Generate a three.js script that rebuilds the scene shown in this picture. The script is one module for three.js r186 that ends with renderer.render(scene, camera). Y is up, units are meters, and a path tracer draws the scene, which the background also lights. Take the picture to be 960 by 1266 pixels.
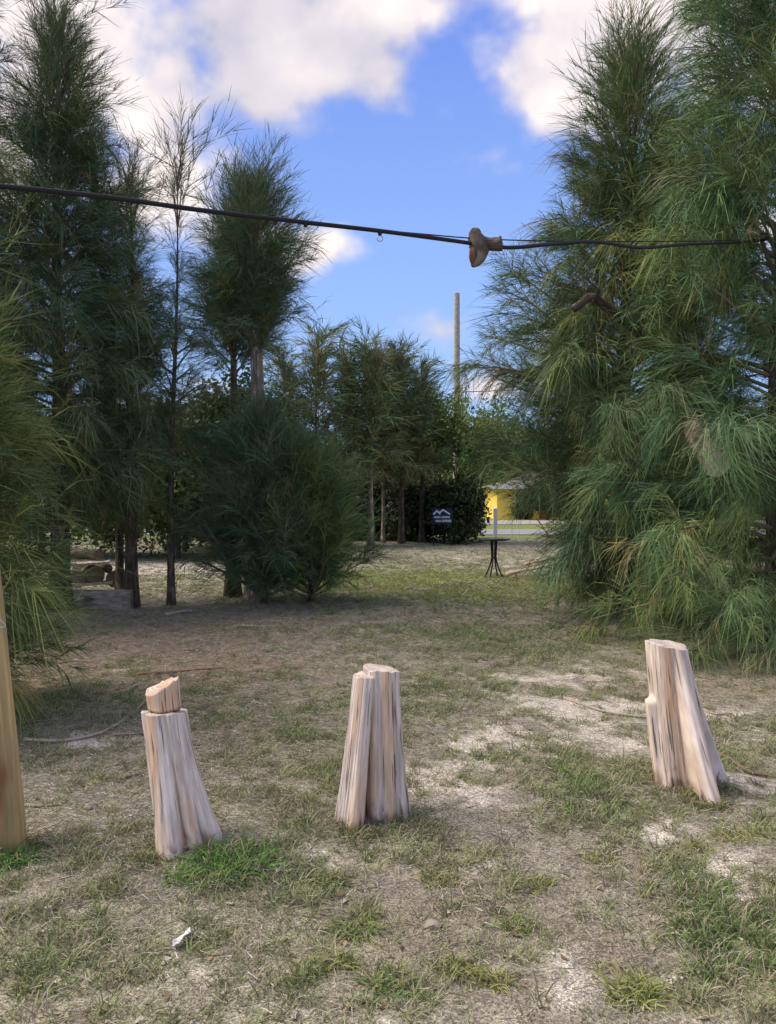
import * as THREE from 'three';
import { mergeGeometries } from 'three/addons/utils/BufferGeometryUtils.js';

// ------------------------------------------------------------------ camera, sky, sun, exposure
const scene = new THREE.Scene();
const F = 956, CX = 480, CY = 633;                 // focal length and centre of the photograph, in its pixels
const EYE = new THREE.Vector3(0, 1.5, 0), PITCH = -0.0136;
const camera = new THREE.PerspectiveCamera(67.02, 776 / 1024, 0.05, 2000);
camera.position.copy(EYE); camera.rotation.set(PITCH, 0, 0); camera.updateMatrixWorld();
const renderer = new THREE.WebGLRenderer({ antialias: true });
renderer.toneMapping = THREE.LinearToneMapping;
renderer.toneMappingExposure = 2.32;
renderer.shadowMap.enabled = true;

function rngOf(seed) { let a = seed >>> 0; return () => { a = (a + 0x6D2B79F5) >>> 0; let t = Math.imul(a ^ (a >>> 15), 1 | a); t = (t + Math.imul(t ^ (t >>> 7), 61 | t)) ^ t; return ((t ^ (t >>> 14)) >>> 0) / 4294967296; }; }
const hash2 = (x, y) => { let h = Math.imul(x | 0, 374761393) + Math.imul(y | 0, 668265263); h = Math.imul(h ^ (h >>> 13), 1274126177); return ((h ^ (h >>> 16)) >>> 0) / 4294967296; };
function vnoise(x, y) { const xi = Math.floor(x), yi = Math.floor(y); let fx = x - xi, fy = y - yi; fx = fx * fx * (3 - 2 * fx); fy = fy * fy * (3 - 2 * fy); const a = hash2(xi, yi), b = hash2(xi + 1, yi), c = hash2(xi, yi + 1), d = hash2(xi + 1, yi + 1); return a + (b - a) * fx + (c - a) * fy + (a - b - c + d) * fx * fy; }
function fbm(x, y, o = 4) { let s = 0, w = 0.5, n = 0; for (let i = 0; i < o; i++) { s += w * vnoise(x, y); n += w; w *= 0.5; const t = x * 1.6 - y * 1.2 + 17.3; y = x * 1.2 + y * 1.6 + 9.1; x = t; } return s / n; }
const clamp = (v, a = 0, b = 1) => Math.min(b, Math.max(a, v)), lerp = (a, b, t) => a + (b - a) * t, smooth = (a, b, v) => { const t = clamp((v - a) / (b - a)); return t * t * (3 - 2 * t); };
const V = (x, y, z) => new THREE.Vector3(x, y, z);
function ray(px, py) { return V((px - CX) / F, -(py - CY) / F, -1).applyEuler(camera.rotation).normalize(); }
function at(px, py, d) { const r = ray(px, py); return r.multiplyScalar(d / -r.z).add(EYE); }            // point at forward distance d
function onGround(px, py) { const r = ray(px, py); return r.multiplyScalar(-1.5 / r.y).add(EYE); }

{ // sky: blue air with evening cumulus
  const W = 3072, H = 1536, data = new Float32Array(W * H * 4);
  const blobs = [ // photograph direction, half sizes in photograph pixels, amount, whiteness
    [110, 35, 95, 60, 1.0, 1.05], [50, 90, 70, 50, .7, .9], [215, 112, 26, 40, .55, .85], [185, 140, 40, 22, .5, .85], [310, 105, 55, 48, .75, .42], [395, 45, 88, 50, 1.0, .6], [300, 10, 50, 40, .7, .55], [470, 90, 40, 36, .6, .5], [520, -8, 100, 30, .75, .95], [240, 20, 50, 26, .25, .8],
    [735, 35, 85, 55, 1.15, 1.05], [665, 95, 50, 30, .75, .85], [700, 150, 40, 24, .5, .75], [900, 50, 120, 90, .8, .85], [405, 302, 36, 22, 1.05, 1.2], [365, 325, 30, 30, .8, 1.0], [195, 235, 42, 50, .85, 1.1], [300, 300, 50, 34, .7, .9],
    [617, 203, 34, 16, .42, .95], [556, 412, 30, 14, .46, .4], [600, 478, 40, 16, .6, .8], [130, 505, 90, 34, .7, .85], [700, 410, 50, 24, .45, .7], [250, 195, 40, 24, .4, .9], [-120, 200, 120, 70, .9, .9], [1090, 240, 130, 70, .9, .8],
  ].map(([px, py, rx, ry, a, w]) => { const r = ray(px, py); return { az: Math.atan2(r.x, -r.z), el: Math.asin(r.y), rx: rx / F, ry: ry / F, a, w }; });
  for (let j = 0; j < H; j++) {
    const el = ((j + 0.5) / H - 0.5) * Math.PI;
    for (let i = 0; i < W; i++) {
      const k = (j * W + i) * 4, phi = ((i + 0.5) / W - 0.5) * 2 * Math.PI;      // phi = atan2(z, x)
      const e = Math.max(el, 0), s = Math.sin(e);
      const t = Math.pow(clamp(e / 0.62), 0.8);
      let r = lerp(0.33, 0.105, t), g = lerp(0.51, 0.185, t), b = lerp(0.76, 0.55, t);
      const z = smooth(0.55, 1.5, e); r = lerp(r, 0.09, z); g = lerp(g, 0.16, z); b = lerp(b, 0.52, z);
      if (el > -0.02) {
        const dx = Math.cos(phi) * Math.cos(e), dz = Math.sin(phi) * Math.cos(e);
        let az = Math.atan2(dx, -dz);
        const u = dx / (s + 0.16) * 2.2, v = dz / (s + 0.16) * 2.2;
        const n1 = fbm(u + 3.7, v + 1.3, 6), n2 = fbm(az * 9 + 11, e * 14 + 5, 6), n3 = fbm(az * 26, e * 34, 5);
        // frame of the photograph: clouds where it shows them; elsewhere the same kind of cover, thickened for more ambient light
        const inside = smooth(0.75, 0.5, Math.abs(az)) * smooth(0.72, 0.56, e);
        let den = 0, wh = 0, ww = 1e-4;
        if (Math.abs(az) < 1) for (const c of blobs) {
          const q = ((az - c.az) / c.rx) ** 2 + ((e - c.el) / c.ry) ** 2;
          if (q < 6) { const m = c.a * Math.exp(-q * 0.75); den += m; wh += m * c.w; ww += m; }
        }
        wh = wh / ww;
        const free = smooth(0.33, 0.56, n1) * 1.0;
        den = den * inside + free * (1 - inside); wh = lerp(0.85, wh, inside);
        den = den + (n2 - 0.5) * 1.15 + (n3 - 0.5) * 0.6;
        const cov = smooth(0.18, 0.96, den) * 0.95;
        const thick = smooth(0.45, 1.1, den), lit = clamp(wh * (0.62 + 1.0 * (n2 - 0.45) + 0.5 * (n3 - 0.5)) + 0.1 * thick);
        const cr = lerp(0.27, 0.80, lit), cg = lerp(0.28, 0.71, lit), cb = lerp(0.38, 0.66, lit);
        r = lerp(r, cr, cov); g = lerp(g, cg, cov); b = lerp(b, cb, cov);
      }
      data[k] = r * .68; data[k + 1] = g * .68; data[k + 2] = b * .68; data[k + 3] = 1;
    }
  }
  const sky = new THREE.DataTexture(data, W, H, THREE.RGBAFormat, THREE.FloatType);
  sky.mapping = THREE.EquirectangularReflectionMapping; sky.magFilter = THREE.LinearFilter; sky.minFilter = THREE.LinearFilter; sky.needsUpdate = true;
  scene.background = sky; scene.environment = sky;
}
const sun = new THREE.DirectionalLight(0xfff0de, 2.3);
sun.position.set(-26, 36, -12); sun.target.position.set(0, 0, -9);
sun.castShadow = true; sun.shadow.radius = 80; sun.shadow.mapSize.set(2048, 2048);
Object.assign(sun.shadow.camera, { left: -40, right: 40, top: 40, bottom: -40, near: 1, far: 140 });
scene.add(sun, sun.target);

// ------------------------------------------------------------------ helpers
const taken = {};
function numbered(name) { const n = taken[name] = (taken[name] ?? -1) + 1; return n ? name + '_' + String(n).padStart(3, '0') : name; }
function mesh(name, geo, mat, parent = scene) { const m = new THREE.Mesh(geo, mat); m.name = parent === scene ? numbered(name) : name; m.castShadow = m.receiveShadow = true; parent.add(m); return m; }
function tag(o, label, category, group) { o.userData.label = label; o.userData.category = category; if (group) o.userData.group = group; return o; }
function thing(name, label, category, p, group) { const g = new THREE.Group(); g.name = numbered(name); g.position.copy(p); scene.add(g); return tag(g, label, category, group); }
function structure(o) { o.userData.kind = 'structure'; return o; }
function instanced(name, geo, mat, mats, cols, parent = scene) {
  const m = new THREE.InstancedMesh(geo, mat, mats.length); m.name = parent === scene ? numbered(name) : name;
  const c = new THREE.Color();
  mats.forEach((q, i) => { m.setMatrixAt(i, q); if (cols) m.setColorAt(i, c.setRGB(cols[i][0], cols[i][1], cols[i][2])); });
  m.castShadow = m.receiveShadow = true; m.userData.kind = 'stuff'; parent.add(m); return m;
}
function geoFrom(pos, idx, uv, col) {
  const g = new THREE.BufferGeometry(); g.setAttribute('position', new THREE.Float32BufferAttribute(pos, 3));
  if (uv) g.setAttribute('uv', new THREE.Float32BufferAttribute(uv, 2));
  if (col) g.setAttribute('color', new THREE.Float32BufferAttribute(col, 3));
  if (idx) g.setIndex(idx); g.computeVertexNormals(); return g;
}
function dataTex(w, h, f, srgb = true, repeat = true) {
  const d = new Uint8Array(w * h * 4);
  for (let j = 0; j < h; j++) for (let i = 0; i < w; i++) { const c = f(i / w, j / h, i, j), k = (j * w + i) * 4; d[k] = clamp(c[0]) * 255; d[k + 1] = clamp(c[1]) * 255; d[k + 2] = clamp(c[2]) * 255; d[k + 3] = 255; }
  const t = new THREE.DataTexture(d, w, h); t.magFilter = THREE.LinearFilter; t.minFilter = THREE.LinearMipmapLinearFilter; t.generateMipmaps = true;
  if (repeat) t.wrapS = t.wrapT = THREE.RepeatWrapping; if (srgb) t.colorSpace = THREE.SRGBColorSpace; t.needsUpdate = true; return t;
}
// tapered, uneven tube along points with radii; uv in metres
function tubePath(pts, radii, sides = 7, cap = true, wob = 0, seed = 1) {
  const rnd = rngOf(seed), pos = [], idx = [], uv = [], n = pts.length; let nrm = null, len = 0;
  for (let i = 0; i < n; i++) {
    const tan = pts[Math.min(i + 1, n - 1)].clone().sub(pts[Math.max(i - 1, 0)]).normalize();
    if (!nrm) { nrm = Math.abs(tan.y) > 0.9 ? V(1, 0, 0) : V(0, 1, 0); }
    nrm = nrm.clone().sub(tan.clone().multiplyScalar(nrm.dot(tan))).normalize();
    const bin = tan.clone().cross(nrm);
    if (i) len += pts[i].distanceTo(pts[i - 1]);
    const w0 = []; for (let j = 0; j < sides; j++) w0.push(1 + wob * (rnd() - 0.5));
    for (let j = 0; j <= sides; j++) { const a = j / sides * Math.PI * 2, r = radii[i] * w0[j % sides]; pos.push(pts[i].x + r * (Math.cos(a) * nrm.x + Math.sin(a) * bin.x), pts[i].y + r * (Math.cos(a) * nrm.y + Math.sin(a) * bin.y), pts[i].z + r * (Math.cos(a) * nrm.z + Math.sin(a) * bin.z)); uv.push(j / sides * Math.max(0.15, radii[0] * 6.28), len); }
  }
  const s1 = sides + 1;
  for (let i = 0; i < n - 1; i++) for (let j = 0; j < sides; j++) { const a = i * s1 + j; idx.push(a, a + 1, a + s1, a + 1, a + s1 + 1, a + s1); }
  if (cap) for (const e of [0, n - 1]) { const c = pos.length / 3; pos.push(pts[e].x, pts[e].y, pts[e].z); uv.push(0, 0); for (let j = 0; j < sides; j++) { const a = e * s1 + j; e ? idx.push(c, a, a + 1) : idx.push(c, a + 1, a); } }
  return geoFrom(pos, idx, uv);
}
function curvePts(ps, n) { return new THREE.CatmullRomCurve3(ps).getPoints(n); }
const Q = new THREE.Quaternion(), M4 = () => new THREE.Matrix4();
function frameOf(dir, roll = 0) { // z along dir, y as far up as it can be
  let x = V(0, 1, 0).cross(dir); if (x.lengthSq() < 1e-4) x = V(1, 0, 0); x.normalize(); const y = dir.clone().cross(x);
  const m = M4().makeBasis(x, y, dir); if (roll) m.multiply(M4().makeRotationZ(roll)); return m;
}

// ------------------------------------------------------------------ textures and materials
function streaks(u, v, su, sv, seed) { return fbm(u * su + seed, v * sv + seed * 1.7, 4); }
const woodTex = dataTex(512, 1024, (u, v) => {
  const w = (u * 8) % 8, a = fbm(w * 5 + 3, v * 2.0, 5), b = fbm(w * 20 + 9, v * 7, 3), c = fbm(w * 2.5 + 20, v * 1.1, 3), crack = smooth(0.70, 0.78, fbm(w * 15 + 40, v * 2.6 + 7, 3));
  let col = [lerp(0.73, 0.91, a), lerp(0.68, 0.875, a), lerp(0.63, 0.845, a)];
  const warm = smooth(0.5, 0.68, c); col = [lerp(col[0], 0.84, warm * .4), lerp(col[1], 0.66, warm * .45), lerp(col[2], 0.50, warm * .45)];
  const k = (0.86 + 0.24 * b) * (1 - 0.45 * crack); return col.map((x) => x * k);
});
const woodBump = dataTex(512, 1024, (u, v) => { const w = u * 8, a = fbm(w * 12 + 3, v * 2.2, 4), b = fbm(w * 40 + 9, v * 7, 3), crack = smooth(0.66, 0.78, fbm(w * 15 + 40, v * 2.6 + 7, 3)); const h = 0.5 + 0.35 * (a - .5) + 0.3 * (b - .5) - 0.5 * crack; return [h, h, h]; }, false);
const endTex = dataTex(512, 512, (u, v) => { const x = u - .5, y = v - .5, r = Math.hypot(x, y), n = fbm(u * 14, v * 14, 4), ring = 0.5 + 0.5 * Math.sin(r * 150 + n * 7), rad = fbm(Math.atan2(y, x) * 9 + 30, r * 3, 3), cr = .6 * smooth(0.72, 0.80, rad); const k = (0.84 + 0.1 * ring + 0.25 * (n - 0.5)) * (1 - .5 * cr); return [0.80 * k, 0.75 * k, 0.70 * k]; });
const barkTex = dataTex(512, 1024, (u, v) => { const a = fbm(u * 34, v * 9, 4), b = fbm(u * 9 + 4, v * 5, 4), k = 0.55 + 0.75 * (a - 0.2); const l = smooth(0.56, 0.7, b); return [lerp(0.42, 0.58, l) * k, lerp(0.385, 0.55, l) * k, lerp(0.35, 0.51, l) * k]; });
const barkBump = dataTex(512, 1024, (u, v) => { const a = fbm(u * 34, v * 9, 4); return [a, a, a]; }, false);
const M = {};
const std = (name, o) => { const m = new THREE.MeshPhysicalMaterial(Object.assign({ roughness: 0.9, side: THREE.DoubleSide, specularIntensity: 0.4 }, o)); m.name = name; return m; };
M.wood = std('weathered_wood', { map: woodTex, bumpMap: woodBump, bumpScale: 0.004, vertexColors: true, roughness: 0.85 });
M.end = std('sawn_end_grain', { map: endTex, roughness: 0.9 });
M.bark = std('casuarina_bark', { map: barkTex, bumpMap: barkBump, bumpScale: 0.012, color: new THREE.Color().setRGB(.85, .82, .78) });
M.paleBark = std('pale_bark', { map: barkTex, bumpMap: barkBump, bumpScale: 0.008, color: new THREE.Color().setRGB(2.5, 2.5, 2.45) });
M.twig = std('twig_bark', { color: new THREE.Color().setRGB(.17, .135, .095) });
M.needle = std('casuarina_needles', { vertexColors: true, color: new THREE.Color().setRGB(1, 1, 1), roughness: .75, specularIntensity: .25 });
M.leaf = std('broad_leaves', { color: new THREE.Color().setRGB(1, 1, 1), roughness: .55, transmission: 0.35, thickness: 0 });
M.grass = std('grass_blades', { color: new THREE.Color().setRGB(1, 1, 1), roughness: .8, transmission: 0.25, thickness: 0, specularIntensity: .25 });
M.litter = std('dry_litter', { color: new THREE.Color().setRGB(1, 1, 1), roughness: 1, specularIntensity: .2 });

// ------------------------------------------------------------------ ground
// places seen in the photograph, as ellipses on the ground: [x, z, half width, half depth, strength]
const spot = (px, py, rx, ry, s) => { const c = onGround(px, py), d = -c.z; return [c.x, c.z, rx * d / F, d * d * ry / (F * 1.5), s]; };
const sandSpots = [[685, 1240, 62, 48, .85], [860, 1222, 44, 22, .7], [828, 1030, 60, 20, 1], [915, 1078, 70, 24, .95], [940, 972, 60, 16, 1.1], [548, 970, 75, 22, 1], [585, 910, 55, 18, 1.1], [720, 885, 95, 26, 1], [700, 838, 90, 10, .9], [560, 945, 60, 8, .8], [800, 828, 90, 9, .6],
  [885, 880, 50, 16, 1.1], [655, 925, 45, 8, .8], [765, 918, 55, 10, .9], [165, 915, 60, 12, .7], [70, 915, 50, 7, .7], [605, 1045, 26, 60, .45], [700, 870, 60, 10, 1], [450, 1065, 50, 14, .4], [220, 700, 120, 9, 1.0], [120, 690, 60, 8, 1.2], [640, 700, 80, 6, .5], [540, 690, 90, 5, .35], [690, 745, 40, 5, .5], [310, 775, 40, 3, .5], [120, 1150, 90, 40, .25], [560, 1140, 60, 40, .3], [330, 1210, 100, 30, .2]].map((a) => spot(...a));
const dirtSpots = [[200, 790, 190, 34, 1], [90, 830, 120, 50, .8], [300, 830, 150, 30, .7], [740, 1190, 50, 60, .8], [250, 900, 160, 40, .6], [560, 760, 120, 10, .45], [760, 835, 120, 14, .6], [590, 1100, 50, 50, .5], [900, 845, 80, 10, .8], [490, 1160, 90, 50, .45]].map((a) => spot(...a));
const lawnSpots = [[520, 720, 150, 19, 1.3], [700, 730, 120, 16, .9], [560, 790, 160, 26, .5], [860, 1120, 110, 55, 1.1], [920, 1210, 80, 50, .9], [280, 1075, 80, 26, .8], [100, 1180, 160, 60, .35], [420, 1150, 90, 40, .35], [720, 960, 50, 30, .6], [80, 870, 60, 40, .6], [420, 880, 160, 60, .3], [600, 860, 130, 30, .35], [450, 1200, 60, 40, .4]].map((a) => spot(...a));
const sunlitLawn = lawnSpots.slice(0, 2);             // lawn between the bushes and the table, its sunlit yellow green painted into the blades
function spots(list, x, z, warp) { let s = 0; for (const c of list) { const q = ((x - c[0]) / c[2]) ** 2 + ((z - c[1]) / c[3]) ** 2; if (q < 5) s += c[4] * Math.exp(-q * 0.9); } return s; }
function masks(x, z) {
  const d = -z, n = fbm(x * 2.1 + 50, z * 2.1 + 50, 4), n2 = fbm(x * 9 + 5, z * 9, 3), f = fbm(x * 0.5 + 8, z * 0.5, 3);
  const wx = (n - 0.5) * 0.5, wz = (fbm(x * 2.1 + 90, z * 2.1, 3) - 0.5) * 0.5;
  let sand = spots(sandSpots, x + wx, z + wz), lawn = spots(lawnSpots, x + wx, z + wz), dirt = spots(dirtSpots, x + wx, z + wz);
  sand = smooth(0.30, 1.2, sand * 1.15 + (n2 - 0.5) * 1.7 + (n - 0.5) * 0.6 + (fbm(x * 34, z * 34, 2) - .5) * 1.0);
  dirt = clamp(dirt + (n - 0.5) * 0.8);
  lawn = clamp(lawn + (f - 0.5) * 0.7 + (n - 0.5) * 0.7) * (1 - sand * 0.85);
  if (d > 19 && d < 30) { const k = smooth(19, 21.5, d); lawn *= 1 - 0.7 * k; }
  return { sand, dirt, lawn, n, n2, strip: spots(sunlitLawn, x + wx, z + wz), cl: smooth(.44, .58, fbm(x * 4.6 + 7, z * 4.6, 3)) };
}
function groundY(x, z) { const near = 1 / (1 + Math.max(0, -z - 8) * 0.05); return (fbm(x * 1.3 + 4, z * 1.3, 3) - 0.5) * 0.06 * near + (fbm(x * 7 + 4, z * 7, 2) - 0.5) * 0.014 * near - 0.01; }
function groundColor(x, z) {
  const m = masks(x, z), d = -z;
  const soil = [0.195, 0.186, 0.160], straw = [0.272, 0.266, 0.215], sandC = [0.44, 0.42, 0.395], mould = [0.185, 0.145, 0.122], green = [0.18, 0.19, 0.09];
  const t = smooth(0.3, 0.72, m.n2 * 0.6 + m.n * 0.4);
  let c = soil.map((v, i) => lerp(v, straw[i], t));
  c = c.map((v, i) => lerp(v, mould[i], clamp(m.dirt * 0.85)));
  c = c.map((v, i) => lerp(v, green[i], clamp(m.lawn * 0.6)));
  c = c.map((v, i) => lerp(v, sandC[i], m.sand * 0.85));
  if (d > 30) { const k = smooth(30, 33, d); const g = [0.15, 0.19, 0.055]; c = c.map((v, i) => lerp(v, g[i] * (0.8 + 0.4 * m.n), k)); }
  const k = 0.72 + 0.56 * fbm(x * 23, z * 23, 3); return c.map((v) => v * k);
}
{
  const xs = [], zs = [];
  { let x = 3.2, s = 0.024; const right = []; while (x < 420) { x += s; s *= 1.055; right.push(x); } for (let i = -130; i <= 130; i++) xs.push(i / 130 * 3.2); for (const r of right) { xs.push(r); xs.unshift(-r); } }
  { let d = 1.6, s = 0.02; zs.push(25, 12, 6, 2, 0, -1); while (d < 600) { zs.push(-d); d += s; s = Math.max(0.02, d * 0.0085); } }
  const pos = [], col = [], uv = [], idx = [], nx = xs.length;
  for (const z of zs) for (const x of xs) { pos.push(x, groundY(x, z), z); const c = groundColor(x, z); col.push(...c); uv.push(x / 1.7, z / 1.7); }
  for (let j = 0; j < zs.length - 1; j++) for (let i = 0; i < nx - 1; i++) { const a = j * nx + i; idx.push(a, a + 1, a + nx, a + 1, a + nx + 1, a + nx); }
  // fine grain of sand and chopped dry grass
  const rnd = rngOf(5), S = 1024, g = new Float32Array(S * S);
  for (let j = 0; j < S; j++) for (let i = 0; i < S; i++) g[j * S + i] = 0.62 + 0.34 * (hash2(i, j) - 0.5) + 0.3 * (hash2(i >> 2, j >> 2) - .5);
  for (let k = 0; k < 9000; k++) { let x = rnd() * S, y = rnd() * S, a = rnd() * 6.283; const l = 5 + rnd() * 15, v = rnd() < .6 ? 0.70 + rnd() * .25 : 0.38 + rnd() * .2, bend = (rnd() - .5) * .09; for (let t = 0; t < l; t++) { g[(((y | 0) + S) % S) * S + (((x | 0) + S) % S)] = v; x += Math.cos(a); y += Math.sin(a); a += bend; } }
  const map = dataTex(S, S, (u, v, i, j) => { const q = clamp(g[j * S + i], 0, 1.1) * 0.95; return [q, q * 0.985, q * 0.95]; });
  const bump = dataTex(S, S, (u, v, i, j) => { const q = g[j * S + i] * 0.8; return [q, q, q]; }, false);
  M.ground = std('sandy_ground', { map, bumpMap: bump, bumpScale: 0.008, vertexColors: true, roughness: 1, specularIntensity: 0.1, color: new THREE.Color().setRGB(3.3, 3.3, 3.3) });
  const gnd = mesh('ground', geoFrom(pos, idx, uv, col), M.ground); structure(gnd); gnd.userData.label = 'sandy ground with worn patchy grass between the trees'; gnd.userData.category = 'ground';
}
// far road and the drive in front of the house
M.road = std('worn_asphalt', { color: new THREE.Color().setRGB(.22, .22, .23), roughness: .95 });
M.concrete = std('concrete', { map: dataTex(256, 256, (u, v) => { const k = 0.72 + .35 * (fbm(u * 20, v * 20, 5) - .5) + .1 * (hash2(u * 256, v * 256) - .5); return [k, k * .985, k * .95]; }), color: new THREE.Color().setRGB(.62, .61, .58) });
function slabGeo(x0, x1, z0, z1, y0, y1, nx = 1) { const g = new THREE.BoxGeometry(x1 - x0, y1 - y0, z1 - z0, nx, 1, 1); g.translate((x0 + x1) / 2, (y0 + y1) / 2, (z0 + z1) / 2); return g; }
{ const r = structure(mesh('road', slabGeo(-150, 150, -41, -34.5, -0.2, 0.03), M.road)); r.userData.label = 'grey road beyond the yard in front of the yellow house'; r.userData.category = 'road';
  const p = structure(mesh('pavement', slabGeo(-150, 150, -60, -50, -0.2, 0.035), M.concrete)); p.userData.label = 'pale concrete drive before the yellow house'; p.userData.category = 'pavement'; }

// ------------------------------------------------------------------ casuarinas
function needleRibbon(pos, idx, base, dir, len, w, droop, seg, rnd) {
  let side = V(rnd() - .5, rnd() - .5, rnd() - .5).cross(dir).normalize();
  const s = pos.length / 3, p = V(0, 0, 0);
  for (let i = 0; i <= seg; i++) {
    const t = i / seg, ww = w * (1 - 0.75 * t) * 0.5;
    p.copy(base).addScaledVector(dir, len * t); p.y -= droop * len * t * t;
    pos.push(p.x + side.x * ww, p.y + side.y * ww, p.z + side.z * ww, p.x - side.x * ww, p.y - side.y * ww, p.z - side.z * ww);
    if (i) { const a = s + (i - 1) * 2; idx.push(a, a + 1, a + 2, a + 1, a + 3, a + 2); }
  }
}
const TWIG = [1.7, 0.95, 1.5];                      // brown relative to the green that each copy is given
function plumeInto(acc, frame, { L = 0.5, n = 80, len = 0.24, spread = 0.6, droop = 0.4, w = 0.004, seg = 2, sides = 3 }, rnd, tint) {
  const pos = [], idx = acc.idx, col = acc.col, off = acc.pos.length / 3, loc = [];
  const twigs = [[V(0, 0, 0), V(0, 0, 1), L]];
  for (let k = 0; k < sides; k++) { const s = 0.15 + 0.6 * rnd(), a = rnd() * 6.283; twigs.push([V(0, 0, s * L), V(Math.cos(a) * .7, Math.sin(a) * .7, .8).normalize(), L * (0.35 + .3 * rnd())]); }
  for (const [b, d, l] of twigs) needleRibbon(pos, loc, b, d, l, 0.006, droop * 0.35, 3, rnd);
  const nt = pos.length / 3;
  for (let k = 0; k < n; k++) {
    const [b, d, l] = twigs[rnd() < 0.45 ? 0 : Math.floor(rnd() * twigs.length)], s = 0.08 + 0.92 * rnd(), p = b.clone().addScaledVector(d, l * s); p.y -= droop * 0.35 * l * s * s;
    const a = rnd() * 6.283, q = spread * (0.4 + 0.9 * rnd()), dir = V(Math.cos(a) * q, Math.sin(a) * q, 0).addScaledVector(d, 0.9).normalize();
    needleRibbon(pos, loc, p, dir, len * (0.6 + 0.7 * rnd()), w, droop * (0.6 + .8 * rnd()), seg, rnd);
  }
  const v = V(0, 0, 0);
  for (let i = 0; i < pos.length / 3; i++) { v.set(pos[i * 3], pos[i * 3 + 1], pos[i * 3 + 2]).applyMatrix4(frame); acc.pos.push(v.x, v.y, v.z); const c = i < nt ? TWIG : tint; col.push(c[0], c[1], c[2]); }
  for (const i of loc) idx.push(i + off);
}
const KINDS = {
  soft: { L: .44, n: 48, len: .18, spread: .7, droop: .36, w: .0075, sides: 4 },
  weep: { L: .42, n: 46, len: .25, spread: .55, droop: 1.0, w: .0068, sides: 4 },
  tip: { L: .6, n: 32, len: .2, spread: .36, droop: .12, sides: 4, w: .0065 },
  far: { L: .6, n: 22, len: .3, spread: .6, droop: .4, w: .02 },
  bare: { L: .5, n: 26, len: .17, spread: .45, droop: .3, sides: 4 },
};
const LENS = [0.45, 0.9, 1.4, 2.0], BR = {};
// a whole branch along +z, sagging or lifting, with its twigs and needles
function branchGeo(kind, Lc, seed, step, clump) {
  const rnd = rngOf(seed), acc = { pos: [], idx: [], col: [] }, bend = kind === 'tip' ? 0.1 : kind === 'weep' ? -0.24 : -0.1, o = KINDS[kind];
  const pts = []; for (let i = 0; i <= 5; i++) { const s = i / 5 * Lc; pts.push(V((rnd() - .5) * .06 * s, bend * s * s / Lc + (rnd() - .5) * .03 * s, s)); }
  const tube = tubePath(pts, pts.map((_, i) => (0.009 + .013 * Lc) * (1 - i / 5 * .8)), 4, false), tp = tube.attributes.position;
  for (let i = 0; i < tp.count; i++) { acc.pos.push(tp.getX(i), tp.getY(i), tp.getZ(i)); acc.col.push(...TWIG); } for (const i of tube.index.array) acc.idx.push(i);
  for (let s = Lc * (kind === 'weep' ? .2 : .28); s <= Lc * 1.001; s += step * (0.6 + 0.8 * rnd())) {
    const f = s / Lc * 5, i = Math.min(4, Math.floor(f)), p = pts[i].clone().lerp(pts[i + 1], f - i), tan = pts[i + 1].clone().sub(pts[i]).normalize();
    for (let q = 0; q < clump; q++) {
      const d = tan.clone().multiplyScalar(0.75).add(V(rnd() - .5, (rnd() - .5) * 0.9 + .1, rnd() - .5).multiplyScalar(1.35)).normalize(), sc = 0.7 + .5 * rnd();
      const m = frameOf(d, (rnd() - .5) * .9); m.scale(V(sc, sc, sc)); m.setPosition(p);
      const b = .72 + .6 * rnd(), y = rnd(), dead = rnd() < .025; plumeInto(acc, m, o, rnd, dead ? [2.0, 1.15, 1.3] : [b * (.85 + .4 * y), b, b * (1.15 - .35 * y)]);
    }
  }
  return geoFrom(acc.pos, acc.idx, null, acc.col);
}
function branchFor(kind, li, v, step, clump) { const key = kind + li + '_' + v + '_' + step + '_' + clump; return BR[key] ?? (BR[key] = branchGeo(kind, LENS[li], 500 + li * 7 + v * 31 + kind.length * 3, step, clump)); }
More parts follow.
